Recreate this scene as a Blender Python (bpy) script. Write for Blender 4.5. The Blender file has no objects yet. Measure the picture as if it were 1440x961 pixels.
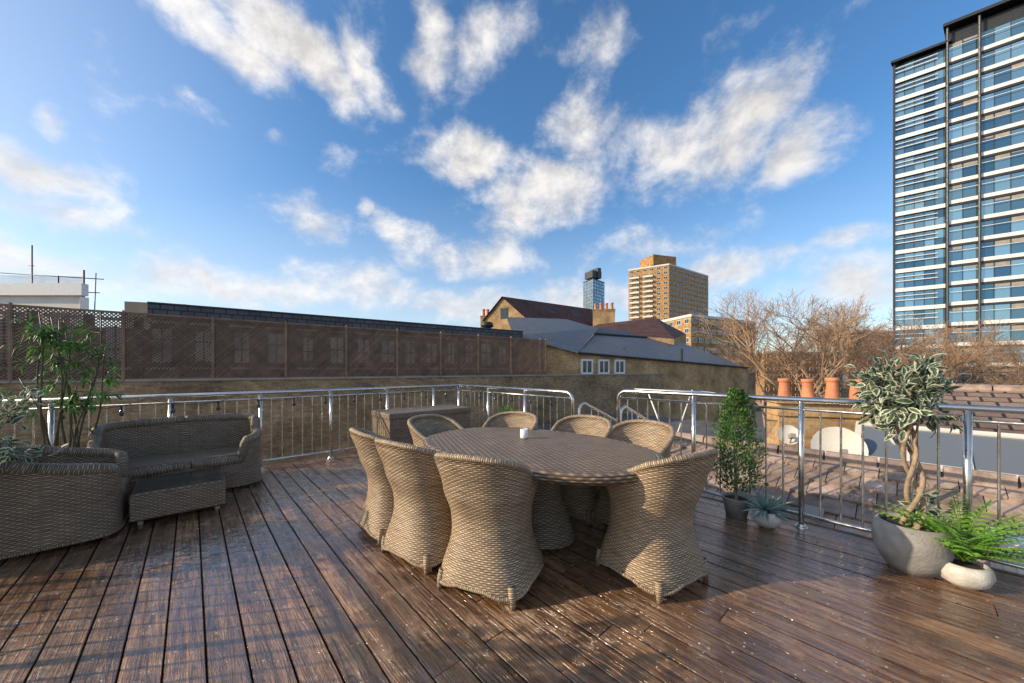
import bpy, bmesh, math, random
from mathutils import Vector, Matrix
import numpy as np
random.seed(7)
R=random.random
def U(a,b): return a+(b-a)*random.random()
F=500.0; H=1.38; HY=520.0
V=Vector
def P(px,py,z=0.0):
    d=F*(H-z)/(py-HY); return V(((px-720)/F*d,d,z))
def W(px,py,d): return V(((px-720)/F*d,d,H-(py-HY)/F*d))
scene=bpy.context.scene
UP=V((0,0,1))
# ------------------------------------------------------------ mesh builder
class MB:
    def __init__(s): s.v=[]; s.f=[]; s.uv=[]; s.m=[]; s.c=[]
    def face(s,pts,uv=None,m=0,c=1.0):
        b=len(s.v); s.v.extend([tuple(p) for p in pts]); s.f.append(list(range(b,b+len(pts))))
        if uv is None:
            p0=V(pts[0]); e=(V(pts[1])-p0); L=e.length or 1; e=e/L
            n=e.cross(V(pts[2])-p0); 
            if n.length<1e-9: n=V((0,0,1))
            g=n.normalized().cross(e)
            uv=[((V(p)).dot(e),(V(p)).dot(g)) for p in pts]
        s.uv.append(uv); s.m.append(m); s.c.append(c)
    def obox(s,ctr,a,b,c,m=0,col=1.0):
        ctr=V(ctr);a=V(a);b=V(b);c=V(c)
        if a.cross(b).dot(c)<0: a=-a
        q=lambda i,j,k: ctr+a*i+b*j+c*k
        for pts in ([q(-1,-1,1),q(1,-1,1),q(1,1,1),q(-1,1,1)],[q(-1,1,-1),q(1,1,-1),q(1,-1,-1),q(-1,-1,-1)],
            [q(-1,-1,-1),q(1,-1,-1),q(1,-1,1),q(-1,-1,1)],[q(1,1,-1),q(-1,1,-1),q(-1,1,1),q(1,1,1)],
            [q(1,-1,-1),q(1,1,-1),q(1,1,1),q(1,-1,1)],[q(-1,1,-1),q(-1,-1,-1),q(-1,-1,1),q(-1,1,1)]):
            s.face(pts,m=m,c=col)
    def box(s,ctr,sx,sy,sz,ang=0,m=0,col=1.0):
        ca,sa=math.cos(ang),math.sin(ang)
        s.obox(ctr,V((ca,sa,0))*sx/2,V((-sa,ca,0))*sy/2,V((0,0,sz/2)),m,col)
    def tube(s,pts,r,n=8,m=0,cap=True,col=1.0,uvr=None):
        pts=[V(p) for p in pts]; k=len(pts)
        if not isinstance(r,(list,tuple)): r=[r]*k
        t0=(pts[1]-pts[0]).normalized()
        a=t0.orthogonal().normalized(); L=0; b0=len(s.v); Ls=[]
        for i in range(k):
            if i==0: t=t0
            elif i==k-1: t=(pts[i]-pts[i-1]).normalized()
            else:
                t=((pts[i+1]-pts[i]).normalized()+(pts[i]-pts[i-1]).normalized())
                t=t.normalized() if t.length>1e-6 else t0
            a=(a-t*a.dot(t)); a=a.normalized() if a.length>1e-6 else t.orthogonal().normalized()
            b=t.cross(a)
            if i: L+=(pts[i]-pts[i-1]).length
            Ls.append(L)
            for j in range(n):
                w=2*math.pi*j/n
                s.v.append(tuple(pts[i]+(a*math.cos(w)+b*math.sin(w))*r[i]))
        for i in range(k-1):
            for j in range(n):
                j2=(j+1)%n
                s.f.append([b0+i*n+j,b0+i*n+j2,b0+(i+1)*n+j2,b0+(i+1)*n+j])
                C=2*math.pi*max(r[i],.001)
                s.uv.append([(j/n*C,Ls[i]),((j+1)/n*C,Ls[i]),((j+1)/n*C,Ls[i+1]),(j/n*C,Ls[i+1])])
                s.m.append(m); s.c.append(col)
        if cap:
            for i,rev in ((0,True),(k-1,False)):
                f=[b0+i*n+j for j in range(n)]
                if rev: f=f[::-1]
                s.f.append(f); s.uv.append([(0,0)]*n); s.m.append(m); s.c.append(col)
    def lathe(s,ctr,prof,n=24,m=0,sq=1.0):
        ctr=V(ctr); b0=len(s.v); L=[0]
        for i,(r,z) in enumerate(prof):
            if i: L.append(L[-1]+math.hypot(r-prof[i-1][0],z-prof[i-1][1]))
            for j in range(n):
                w=2*math.pi*j/n
                s.v.append((ctr.x+math.cos(w)*r,ctr.y+math.sin(w)*r*sq,ctr.z+z))
        for i in range(len(prof)-1):
            for j in range(n):
                j2=(j+1)%n
                s.f.append([b0+i*n+j,b0+i*n+j2,b0+(i+1)*n+j2,b0+(i+1)*n+j])
                s.uv.append([(j/n*1.5,L[i]),((j+1)/n*1.5,L[i]),((j+1)/n*1.5,L[i+1]),(j/n*1.5,L[i+1])])
                s.m.append(m); s.c.append(1.0)
    def leaf(s,base,d,nrm,L,w,m=0,bend=.25,col=1.0):
        base=V(base); d=V(d).normalized(); sd=d.cross(nrm)
        sd=sd.normalized() if sd.length>1e-6 else d.orthogonal().normalized()
        n=sd.cross(d).normalized()
        mid=base+d*L*.45+n*L*bend*.35; tip=base+d*L+n*(-L*bend*.4)
        l=mid+sd*w/2+n*w*.12; r=mid-sd*w/2+n*w*.12
        s.face([base,r,mid],uv=[(.5,0),(1,.45),(.5,.45)],m=m,c=col)
        s.face([base,mid,l],uv=[(.5,0),(.5,.45),(0,.45)],m=m,c=col)
        s.face([mid,r,tip],uv=[(.5,.45),(1,.45),(.5,1)],m=m,c=col)
        s.face([mid,tip,l],uv=[(.5,.45),(.5,1),(0,.45)],m=m,c=col)
    def oval(s,base,d,nrm,L,w,bend=.25,col=1.0):
        base=V(base); d=V(d).normalized(); sd=d.cross(nrm)
        sd=sd.normalized() if sd.length>1e-6 else d.orthogonal().normalized()
        n=sd.cross(d).normalized()
        st=[(0,0),(.22,.72),(.5,1.),(.78,.68),(1,0)]
        C_=[base+d*L*f+n*(L*bend*(f-f*f*1.4)) for f,_ in st]
        for i in range(4):
            w0,w1=st[i][1]*w/2,st[i+1][1]*w/2; f0,f1=st[i][0],st[i+1][0]
            for sg in (1,-1):
                a,b=C_[i],C_[i+1]; a2=a+sd*sg*w0+n*w0*.25; b2=b+sd*sg*w1+n*w1*.25
                ua=.5+sg*.5
                if w0==0: pts=[a,b2,b]; uv=[(ua,f0),(ua,f1),(.5,f1)]
                elif w1==0: pts=[a,a2,b]; uv=[(.5,f0),(ua,f0),(ua,f1)]
                else: pts=[a,a2,b2,b]; uv=[(.5,f0),(ua,f0),(ua,f1),(.5,f1)]
                s.face(pts,uv=uv,c=col)
    def mesh(s,name,mats,smooth=False):
        me=bpy.data.meshes.new(name); me.from_pydata(s.v,[],s.f)
        for mt in mats: me.materials.append(mt)
        me.polygons.foreach_set('material_index',s.m)
        ul=me.uv_layers.new(name='UVMap')
        ul.data.foreach_set('uv',[x for f in s.uv for p in f for x in p])
        ca=me.color_attributes.new('Col','FLOAT_COLOR','CORNER')
        ca.data.foreach_set('color',[x for f,c in zip(s.f,s.c) for _ in f for x in (c,c,c,1.0)])
        if smooth:
            me.polygons.foreach_set('use_smooth',[True]*len(s.f))
        me.update(); return me
def weld(me):
    bm=bmesh.new(); bm.from_mesh(me); bmesh.ops.remove_doubles(bm,verts=bm.verts,dist=1e-5); bm.to_mesh(me); bm.free(); return me
def link(o,parent=None):
    scene.collection.objects.link(o)
    if parent: o.parent=parent
    return o
def empty(name,loc=(0,0,0),rot=0):
    e=bpy.data.objects.new(name,None); e.location=loc; e.rotation_euler=(0,0,rot); e.empty_display_size=.1
    return link(e)
def obj(mb,name,mats,parent=None,smooth=False):
    return link(bpy.data.objects.new(name,mb.mesh(name,mats,smooth)),parent)
# ------------------------------------------------------------ materials
class NT:
    def __init__(s,t): s.t=t; s.n=t.nodes; s.l=t.links
    def add(s,ty,**k):
        n=s.n.new(ty)
        for a,b in k.items(): setattr(n,a,b)
        return n
    def set(s,sock,v):
        if isinstance(v,bpy.types.NodeSocket): s.l.new(v,sock)
        else:
            if sock.type=='RGBA' and len(v)==3: v=(*v,1)
            sock.default_value=v
    def math(s,op,a,b=None,c=None,clamp=False):
        n=s.add('ShaderNodeMath',operation=op,use_clamp=clamp); s.set(n.inputs[0],a)
        if b is not None: s.set(n.inputs[1],b)
        if c is not None: s.set(n.inputs[2],c)
        return n.outputs[0]
    def mr(s,v,a,b,c=0.,d=1.,smooth=False):
        n=s.add('ShaderNodeMapRange'); n.interpolation_type='SMOOTHSTEP' if smooth else 'LINEAR'
        for i,x in enumerate((v,a,b,c,d)): s.set(n.inputs[i],x)
        return n.outputs[0]
    def mix(s,f,a,b,mode='MIX'):
        n=s.add('ShaderNodeMix',data_type='RGBA',blend_type=mode)
        s.set(n.inputs[0],f); s.set(n.inputs[6],a); s.set(n.inputs[7],b); return n.outputs[2]
    def scale(s,c,k):
        vm=s.add('ShaderNodeVectorMath',operation='SCALE'); s.set(vm.inputs[0],c); s.set(vm.inputs['Scale'],k); return vm.outputs[0]
    def noise(s,vec,scale,detail=4,rough=.55,dist=0.):
        n=s.add('ShaderNodeTexNoise'); 
        if vec is not None: s.l.new(vec,n.inputs['Vector'])
        n.inputs['Scale'].default_value=scale; n.inputs['Detail'].default_value=detail
        n.inputs['Roughness'].default_value=rough; n.inputs['Distortion'].default_value=dist
        return n.outputs[0]
    def mapping(s,vec,loc=(0,0,0),rot=(0,0,0),sc=(1,1,1),vt='POINT'):
        n=s.add('ShaderNodeMapping',vector_type=vt); s.l.new(vec,n.inputs[0])
        n.inputs[1].default_value=loc; n.inputs[2].default_value=rot; n.inputs[3].default_value=sc
        return n.outputs[0]
    def uv(s): return s.add('ShaderNodeTexCoord').outputs['UV']
    def ob(s): return s.add('ShaderNodeTexCoord').outputs['Object']
    def col(s):
        n=s.add('ShaderNodeAttribute'); n.attribute_name='Col'; return n.outputs['Fac']
    def bump(s,h,strength=.5,dist=.01):
        n=s.add('ShaderNodeBump'); n.inputs['Strength'].default_value=strength; n.inputs['Distance'].default_value=dist
        s.l.new(h,n.inputs['Height']); return n.outputs[0]
def newmat(name):
    m=bpy.data.materials.new(name); m.use_nodes=True
    t=NT(m.node_tree); b=m.node_tree.nodes['Principled BSDF']; return m,t,b
def S(b,t,**k):
    nm={'col':'Base Color','rough':'Roughness','metal':'Metallic','normal':'Normal','spec':'Specular IOR Level','trans':'Transmission Weight','coat':'Coat Weight'}
    for a,v in k.items(): t.set(b.inputs[nm[a]],v)
def simple(name,c,rough=.7,metal=0.,var=.25,scale=6.,bump=.2,spec=.5,attr=False):
    m,t,b=newmat(name); ob=t.ob(); n=t.noise(ob,scale,3)
    k=t.mr(n,.3,.7,1-var,1+var)
    if attr: k=t.math('MULTIPLY',k,t.col())
    S(b,t,col=t.scale(c,k),rough=t.mr(n,.3,.7,max(0,rough-.1),min(1,rough+.1)),metal=metal,spec=spec)
    if bump: S(b,t,normal=t.bump(t.noise(ob,scale*6,2),bump,.01))
    return m
def wicker(name,cd,cm,cl,row=.012,colw=.024):
    m,t,b=newmat(name); uv=t.uv(); sp=t.add('ShaderNodeSeparateXYZ'); t.l.new(uv,sp.inputs[0])
    u=t.math('MULTIPLY',sp.outputs[0],1/colw); v=t.math('MULTIPLY',sp.outputs[1],1/row)
    a=t.math('ABSOLUTE',t.math('SINE',t.math('MULTIPLY',v,math.pi)))
    ph=t.math('ADD',t.math('MULTIPLY',u,math.pi),t.math('MULTIPLY',t.math('FLOOR',v),math.pi))
    w=t.math('MULTIPLY_ADD',t.math('SINE',ph),.30,.70)
    rib=t.math('MULTIPLY_ADD',t.math('ABSOLUTE',t.math('SINE',t.math('MULTIPLY',u,math.pi))),.25,.75)
    h=t.math('MULTIPLY',t.math('MULTIPLY',a,w),rib)
    r=t.add('ShaderNodeValToRGB'); t.l.new(h,r.inputs[0]); e=r.color_ramp.elements
    e[0].position=.03; e[0].color=(*cd,1); e[1].position=.85; e[1].color=(*cl,1); k=e.new(.38); k.color=(*cm,1)
    n=t.noise(t.mapping(uv,sc=(8,83,1)),1.,3); n2=t.noise(t.ob(),5.,2)
    k=t.math('MULTIPLY',t.mr(n,.3,.7,.6,1.35),t.mr(n2,.3,.7,.85,1.12))
    S(b,t,col=t.scale(r.outputs[0],k),rough=.45,normal=t.bump(h,.8,.005),spec=.45); return m
def brick(name,c1,c2,mortar,bw=.225,rh=.075,ms=.01,rough=.85,var=.5,off=.5,spec=.3,bstr=.6,attr=False):
    m,t,b=newmat(name); uv=t.uv(); n=t.add('ShaderNodeTexBrick'); t.l.new(uv,n.inputs['Vector'])
    n.offset=off
    for k,v in (('Color1',(*c1,1)),('Color2',(*c2,1)),('Mortar',(*mortar,1)),('Scale',1.),('Mortar Size',ms),('Brick Width',bw),('Row Height',rh),('Bias',0.)): n.inputs[k].default_value=v
    n.inputs['Mortar Smooth'].default_value=.2
    nz=t.noise(t.ob(),.8,4,.65); nz2=t.noise(t.ob(),14,2)
    k=t.math('MULTIPLY',t.mr(nz,.3,.7,1-var,1+var*.6),t.mr(nz2,.3,.7,.8,1.2))
    hh=t.math('ADD',t.math('MULTIPLY',n.outputs['Fac'],-1.),t.math('MULTIPLY',nz2,.4))
    S(b,t,col=t.scale(n.outputs[0],k),rough=rough,spec=spec,normal=t.bump(hh,bstr,.012)); return m

M={}
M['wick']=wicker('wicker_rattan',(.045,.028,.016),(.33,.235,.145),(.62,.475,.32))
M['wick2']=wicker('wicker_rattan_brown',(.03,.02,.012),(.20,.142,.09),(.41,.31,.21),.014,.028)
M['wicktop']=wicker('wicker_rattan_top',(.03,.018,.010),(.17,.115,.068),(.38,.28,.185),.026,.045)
M['wickrim']=wicker('wicker_rim',(.10,.065,.04),(.36,.26,.165),(.58,.45,.3),.012,.05)
M['wickrim2']=wicker('wicker_rim_brown',(.05,.035,.022),(.2,.142,.09),(.38,.285,.19),.012,.05)
M['steel']=simple('stainless_steel',(.66,.63,.59),.24,1.,.08,10,.02)
M['white']=simple('white_paint',(.78,.78,.76),.5,0,.06)
M['black']=simple('black_plastic',(.02,.02,.02),.5,0,.1)
M['dark']=simple('dark_metal',(.035,.037,.042),.45,0,.2)
M['conc']=simple('concrete',(.34,.31,.27),.9,0,.2,2)
M['felt']=simple('roofing_felt',(.11,.105,.10),.85,0,.3,2)
M['ceram']=simple('grey_ceramic',(.28,.265,.245),.6,0,.28,9,.4)
M['cream']=simple('cream_ceramic',(.56,.53,.48),.5,0,.25,12,.3)
M['soil']=simple('soil',(.05,.035,.025),.95,0,.4,30,.8)
M['bark']=simple('bark',(.34,.25,.17),.85,0,.35,25,.6)
M['twig']=simple('bare_branches',(.36,.235,.15),.9,0,.3,.6,0)
M['cane']=simple('bamboo_cane',(.07,.06,.03),.5,0,.4,14,.1)
M['terra']=simple('terracotta',(.56,.22,.11),.8,0,.3,5,.2)
M['wood']=simple('fence_wood',(.20,.125,.08),.85,0,.35,5,.3)
M['stone']=simple('portland_stone',(.70,.66,.58),.7,0,.12,1,.1)
M['tan']=simple('tan_render',(.46,.34,.22),.9,0,.15,1,.1)
M['brick']=brick('stock_brick',(.46,.30,.14),(.28,.17,.09),(.32,.26,.19))
M['brick2']=brick('yellow_brick',(.58,.37,.15),(.44,.25,.11),(.45,.35,.24))
M['bricktower']=brick('tower_brick',(.50,.29,.11),(.42,.23,.09),(.40,.27,.15),.5,.2,.02)
M['slate']=brick('slate_tiles',(.085,.09,.11),(.05,.053,.065),(.012,.012,.015),.34,.26,.02,.40,.35,.5,.45,1.)
M['tileshade']=brick('clay_roof_tiles',(.29,.205,.155),(.22,.15,.115),(.04,.03,.025),.27,.25,.018,.8,.35)
M['redtile']=brick('red_roof_tiles',(.17,.075,.055),(.11,.055,.045),(.02,.015,.012),.27,.22,.014,.7,.3)
M['tile']=simple('concrete_tile',(.34,.25,.195),.7,0,.35,9,.7,attr=True)
def glassy(name,c,metal=.75,rough=.04,attr=True):
    m,t,b=newmat(name)
    cc=t.mix(t.col(),(c[0]*.22,c[1]*.32,c[2]*.40),c) if attr else c
    S(b,t,col=cc,metal=metal,rough=rough); return m
M['glass']=glassy('reflective_glass',(.30,.50,.60))
M['winglass']=glassy('window_glass',(.05,.06,.07),.1,.08,False)
m,t,b=newmat('table_glass'); S(b,t,col=(.05,.05,.045),rough=.04,spec=.6); b.inputs['Alpha'].default_value=.5; M['tglass']=m
def leafmat(name,c1,c2,edge=None,rough=.45):
    m,t,b=newmat(name); n=t.noise(t.ob(),9,2); cc=t.mix(t.mr(n,.35,.65),c1,c2)
    if edge:
        sp=t.add('ShaderNodeSeparateXYZ'); t.l.new(t.uv(),sp.inputs[0])
        d=t.math('ABSOLUTE',t.math('SUBTRACT',sp.outputs[0],.5))
        d=t.math('ADD',d,t.math('MULTIPLY',t.math('SUBTRACT',t.noise(t.ob(),60,1),.5),.5))
        cc=t.mix(t.mr(d,.27,.36),cc,edge)
    cc=t.scale(cc,t.col())
    S(b,t,col=cc,rough=rough)
    tr=t.add('ShaderNodeBsdfTranslucent'); t.l.new(cc,tr.inputs[0])
    mx=t.add('ShaderNodeMixShader'); mx.inputs[0].default_value=.3
    t.l.new(b.outputs[0],mx.inputs[1]); t.l.new(tr.outputs[0],mx.inputs[2])
    t.l.new(mx.outputs[0],t.n['Material Output'].inputs[0]); return m
M['lfv']=leafmat('variegated_leaf',(.08,.15,.06),(.05,.10,.045),(.66,.67,.52))
M['lfb']=leafmat('bamboo_leaf',(.13,.27,.055),(.06,.14,.035))
M['lfc']=leafmat('boxwood_leaf',(.09,.20,.035),(.045,.11,.025))
M['lff']=leafmat('fern_leaf',(.28,.52,.07),(.16,.36,.04))
M['lfa']=leafmat('succulent_leaf',(.32,.44,.38),(.2,.32,.28))
# deck wood (rain-wet)
m,t,b=newmat('wet_deck_wood'); uv=t.uv(); ob=t.ob(); c=t.col()
g=t.noise(t.mapping(uv,sc=(2.2,30,1)),1.,5,.62,.8); g2=t.noise(t.mapping(uv,sc=(6,150,1)),1.,2,.6)
big=t.noise(ob,1.0,3,.6); med=t.noise(ob,7.,4,.65)
base=t.mix(t.mr(g,.34,.66),(.075,.032,.016),(.36,.19,.09))
base=t.mix(t.mr(med,.5,.75),base,(.38,.235,.14))
k=t.math('MULTIPLY',t.math('MULTIPLY',c,t.mr(g2,.3,.7,.75,1.25)),t.mr(big,.35,.65,.65,1.2))
vo=t.add('ShaderNodeTexVoronoi'); t.l.new(ob,vo.inputs['Vector']); vo.inputs['Scale'].default_value=18
sp=t.math('MULTIPLY',t.math('LESS_THAN',vo.outputs['Distance'],.10),t.math('GREATER_THAN',med,.50))
cc=t.mix(sp,t.scale(base,k),(.6,.55,.5))
wetm=t.mr(t.math('ADD',t.math('MULTIPLY',big,.65),t.math('MULTIPLY',med,.35)),.45,.60,1.,.5,True)
wet=t.mr(wetm,.5,1.,.36,.13)
h=t.math('ADD',t.math('MULTIPLY',g,1.4),t.math('MULTIPLY',g2,.35)); h=t.math('ADD',h,t.math('MULTIPLY',med,1.3))
S(b,t,col=cc,rough=wet,normal=t.bump(h,1.,.016),spec=.7,coat=wetm)
b.inputs['Coat Roughness'].default_value=.05; b.inputs['Coat IOR'].default_value=1.6; t.l.new(t.bump(t.math('ADD',g,med),.55,.012),b.inputs['Coat Normal']); M['deck']=m
M['ground']=simple('city_ground',(.09,.085,.08),.9,0,.3,.05,0)

# ------------------------------------------------------------ world / sun / camera
SUNV=V((-1,-.17,0)).normalized(); EL=math.radians(22)
SUN=V((SUNV.x*math.cos(EL),SUNV.y*math.cos(EL),math.sin(EL)))
w=bpy.data.worlds.new('World'); scene.world=w; w.use_nodes=True; t=NT(w.node_tree)
w.cycles.sampling_method='MANUAL'; w.cycles.sample_map_resolution=256
bg=t.n['Background']; sky=t.add('ShaderNodeTexSky',sky_type='NISHITA'); sky.sun_disc=False
sky.sun_elevation=EL; sky.sun_rotation=math.atan2(SUN.x,SUN.y)%(2*math.pi); sky.air_density=1.; sky.dust_density=1.0; sky.ozone_density=2.5
hs=t.add('ShaderNodeHueSaturation'); t.l.new(sky.outputs[0],hs.inputs['Color']); hs.inputs['Saturation'].default_value=1.22; hs.inputs['Value'].default_value=1.5
d=t.add('ShaderNodeTexCoord').outputs['Generated']; sp=t.add('ShaderNodeSeparateXYZ'); t.l.new(d,sp.inputs[0])
az=t.math('ARCTAN2',sp.outputs[0],sp.outputs[1]); el=t.math('ARCSINE',sp.outputs[2])
cb=t.add('ShaderNodeCombineXYZ'); t.l.new(az,cb.inputs[0]); t.l.new(el,cb.inputs[1]); ae=cb.outputs[0]
wn=t.add('ShaderNodeTexNoise'); t.l.new(d,wn.inputs['Vector']); wn.inputs['Scale'].default_value=6; wn.inputs['Detail'].default_value=2
wv=t.add('ShaderNodeVectorMath',operation='SUBTRACT'); t.l.new(wn.outputs['Color'],wv.inputs[0]); wv.inputs[1].default_value=(.5,.5,.5)
wa=t.add('ShaderNodeVectorMath',operation='ADD'); t.l.new(ae,wa.inputs[0]); t.l.new(t.scale(wv.outputs[0],.12),wa.inputs[1]); aew=wa.outputs[0]
def azel(px,py):
    x=(px-720)/F; z=-(py-HY)/F; return math.atan2(x,1),math.atan2(z,math.hypot(x,1))
blobs=[(270,5,180,55,-20,1),(410,60,150,64,-22,1),(520,120,66,40,-25,.9),(612,75,48,85,0,1.0),(690,85,85,66,20,.7),(645,222,90,40,-5,.95),(425,302,72,38,-18,.95),(385,195,32,18,0,.6),(80,163,34,20,0,.65),(262,130,26,14,0,.35),
(775,270,125,68,12,1),(815,190,62,85,-10,.9),(835,60,50,80,10,.6),(985,215,140,70,10,.95),(1075,140,95,68,15,.9),(1120,215,75,56,0,.85),
(50,230,160,58,-18,1.05),(120,305,115,38,-8,1),(350,405,230,36,0,.95),(520,405,125,38,0,.85),(660,362,125,38,-8,.95),(560,330,60,24,-20,.75),(900,355,105,32,0,.8),(1010,378,135,36,0,.85),(1200,335,80,26,0,.5),(1190,400,170,45,0,.75),(40,362,120,28,0,.85),(720,425,320,30,0,.85),(515,300,20,14,0,.75),
(-250,200,220,130,0,1),(1650,250,220,130,0,.8)]
cov=None
for px,py,hw,hh,rot,wt in blobs:
    a0,e0=azel(px,py); a1,_=azel(px+hw*.5,py); a2,_=azel(px-hw*.5,py); _,e1=azel(px,py-hh*.5); _,e2=azel(px,py+hh*.5)
    sw=abs(a1-a2); sh=abs(e1-e2)
    n=t.mapping(aew,loc=(a0,e0,0),rot=(0,0,math.radians(rot)),sc=(sw*1.45,sh*1.45,1),vt='TEXTURE')
    ln=t.add('ShaderNodeVectorMath',operation='LENGTH'); t.l.new(n,ln.inputs[0])
    v=t.mr(ln.outputs['Value'],0.05,1.,wt,0.,True)
    cov=v if cov is None else t.math('MAXIMUM',cov,v)
back=t.mr(sp.outputs[1],.1,-.3,0,.45); cov=t.math('MAXIMUM',cov,back)
md=t.mapping(d,sc=(1,1,1.3))
n1=t.noise(md,6.8,8,.62,.12)
md2=t.mapping(d,loc=(.022,0,-.028),sc=(1,1,1.3)); n2=t.noise(md2,6.8,5,.62,.12)
dens=t.math('ADD',t.math('MULTIPLY',cov,.76),t.math('MULTIPLY',t.math('SUBTRACT',n1,.5),1.9))
al=t.mr(dens,.10,.88,0,.96,True)
shade=t.mr(t.math('SUBTRACT',n1,n2),-.13,.13,.68,1.04)
thick=t.mr(dens,.5,1.1,1.0,.9)
lit=t.mr(az,-1.0,.9,1.1,.92)
cv=t.math('MULTIPLY',t.math('MULTIPLY',shade,thick),lit)
skym=t.mix(al,hs.outputs[0],t.scale((7.5,7.2,6.9),cv))
hz=t.math('MULTIPLY',t.mr(el,0.,.5,.55,0.,True),t.mr(az,-1.1,.6,1.,.6))
hz=t.math('MAXIMUM',hz,t.math('MULTIPLY',t.mr(az,-1.3,-.45,.45,0.,True),t.mr(el,.2,1.,1.,.4)))
skym=t.mix(hz,skym,(5.5,6.0,6.8),'MIX')
t.l.new(skym,bg.inputs[0]); bg.inputs[1].default_value=.14
sl=bpy.data.lights.new('sun','SUN'); sl.energy=5.0; sl.angle=math.radians(.5); sl.color=(1,.82,.58)
so=bpy.data.objects.new('sun',sl); so.rotation_euler=SUN.to_track_quat('Z','Y').to_euler(); so.location=SUN*30; link(so)
cam=bpy.data.cameras.new('camera'); co=bpy.data.objects.new('camera',cam); link(co); scene.camera=co
co.location=(0,0,H); co.rotation_euler=(math.radians(90),0,0); cam.sensor_width=36; cam.lens=F/1440*36; cam.shift_y=(HY-480.5)/1440; cam.clip_end=6000; cam.clip_start=.05
scene.view_settings.view_transform='Standard'; scene.view_settings.look='None'; scene.view_settings.exposure=0

# ------------------------------------------------------------ deck frame
C=P(645,617); u=(P(1440,822)-C).normalized(); n=V((-abs(u.y),-u.x,0)).normalized()
def D(a,s,z=0.): return C+u*a+n*s+V((0,0,z))
SW=5.42; AL=11.0
mb=MB(); bw=.15; i=0; s0=0.02-0.15
while s0<SW:
    a=-.06; first=True
    while a<AL:
        L=U(2.4,4.2); 
        if first: L*=U(.4,1); first=False
        e=min(a+L,AL); c=U(.70,1.28); dz=U(-.0015,.0015); g=.0038; ch=.0025
        prof=[(g,-.028),(g,-ch),(g+ch,0),(bw/2,.001),(bw-g-ch,0),(bw-g,-ch),(bw-g,-.028)]
        ou=U(0,50); ov=U(0,50); tl=U(-.002,.002)
        A0,A1=a+.002,e-.002
        for k in range(6):
            (x0,z0),(x1,z1)=prof[k],prof[k+1]; cc_=c*(.5 if k in(0,1,4,5) else 1)
            mb.face([D(A0,s0+x0,z0+dz+tl*x0/bw),D(A0,s0+x1,z1+dz+tl*x1/bw),D(A1,s0+x1,z1+dz-tl*x1/bw),D(A1,s0+x0,z0+dz-tl*x0/bw)],uv=[(A0+ou,x0+ov),(A0+ou,x1+ov),(A1+ou,x1+ov),(A1+ou,x0+ov)],c=cc_)
        for aa in (A0,A1):
            mb.face([D(aa,s0+x,z+dz) for x,z in prof],c=.4)
        a=e
    s0+=bw
deck=empty('wooden_deck'); obj(mb,'boards',[M['deck']],deck)
mb=MB(); mb.obox(D(AL/2-.05,SW/2,-.09),u*(AL/2),n*(SW/2+.08),V((0,0,.06))); obj(mb,'subframe',[M['soil']],deck)
mb=MB()
for c_,du,dn_ in ((D(AL/2,-.15,-.07),u*(AL/2),n*.012),(D(-.08,SW/2,-.07),u*.012,n*(SW/2+.12)),(D(AL/2,SW+.1,-.07),u*(AL/2),n*.012)): mb.obox(c_,du,dn_,V((0,0,.075)))
obj(mb,'fascia',[M['wood']],deck)
tb=empty('terrace_building'); mb=MB(); mb.obox(D(AL/2,SW/2,-6.2),u*(AL/2+.0),n*(SW/2),V((0,0,5.98))); obj(mb,'walls',[M['brick']],tb)
# fallen leaves / grit
mb=MB()
for k in range(260):
    a,s=U(.3,8.5),U(.1,5.2)
    if R()<.5: s=U(.05,.9)
    q=D(a,s,.004); an=U(0,6.28); mb.leaf(q,V((math.cos(an),math.sin(an),U(0,.15))),UP,U(.012,.035),U(.006,.016),bend=U(.1,.6),col=U(.5,1.4))
obj(mb,'fallen_leaves',[leafmat('dead_leaf',(.34,.24,.12),(.18,.10,.05))])

# ------------------------------------------------------------ railings
def rail(name,p0,p1,h,first=0.,sp=.9,c0=False,c1=False):
    e=empty(name); d=(p1-p0); L=d.length; d=d/L
    posts=MB(); bars=MB(); top=MB()
    pl=[]; x=first
    while x<L+.01: pl.append(min(x,L)); x+=sp
    if L-pl[-1]>.25: pl.append(L)
    for x in pl:
        q=p0+d*x; edge=(x<.02 and c0) or (x>L-.02 and c1)
        if not edge: posts.tube([q,q+V((0,0,h-.02))],.0215,14)
        posts.lathe(q,[(0,.012),(.045,.012),(.05,.006),(.05,0)],16); posts.lathe(q,[(.0225,.03),(.033,.028),(.034,.012)],14)
    rr=.12; pts=[]
    if c0:
        q=p0; pts=[q]+[q+V((0,0,h-rr))+d*(rr-rr*math.cos(a))+V((0,0,rr*math.sin(a))) for a in np.linspace(0,math.pi/2,8)]
    else: pts=[p0+V((0,0,h))]
    if c1:
        q=p1; pts+=[q+V((0,0,h-rr))-d*(rr-rr*math.cos(a))+V((0,0,rr*math.sin(a))) for a in np.linspace(math.pi/2,0,8)]+[q]
    else: pts+=[p1+V((0,0,h))]
    top.tube(pts,.0245,14)
    top.tube([p0+V((0,0,h-.085)),p1+V((0,0,h-.085))],.012,8); top.tube([p0+V((0,0,.11)),p1+V((0,0,.11))],.016,8)
    for a,b in zip(pl[:-1],pl[1:]):
        k=max(1,round((b-a)/.13))
        for j in range(1,k):
            q=p0+d*(a+(b-a)*j/k); bars.tube([q+V((0,0,.11)),q+V((0,0,h-.085))],.0075,8,cap=False)
    obj(posts,'posts',[M['steel']],e,True); obj(top,'handrail',[M['steel']],e,True); obj(bars,'balusters',[M['steel']],e,True)
    return e
rail('metal_railing',D(0,0),D(0,SW-.02),1.06,.56)
rail('metal_railing',D(0,0),D(2.86,0),1.06,0,.95,False,True)
rail('metal_railing',D(3.58,0),D(AL,0),1.115,0,.9,True,False)
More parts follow.
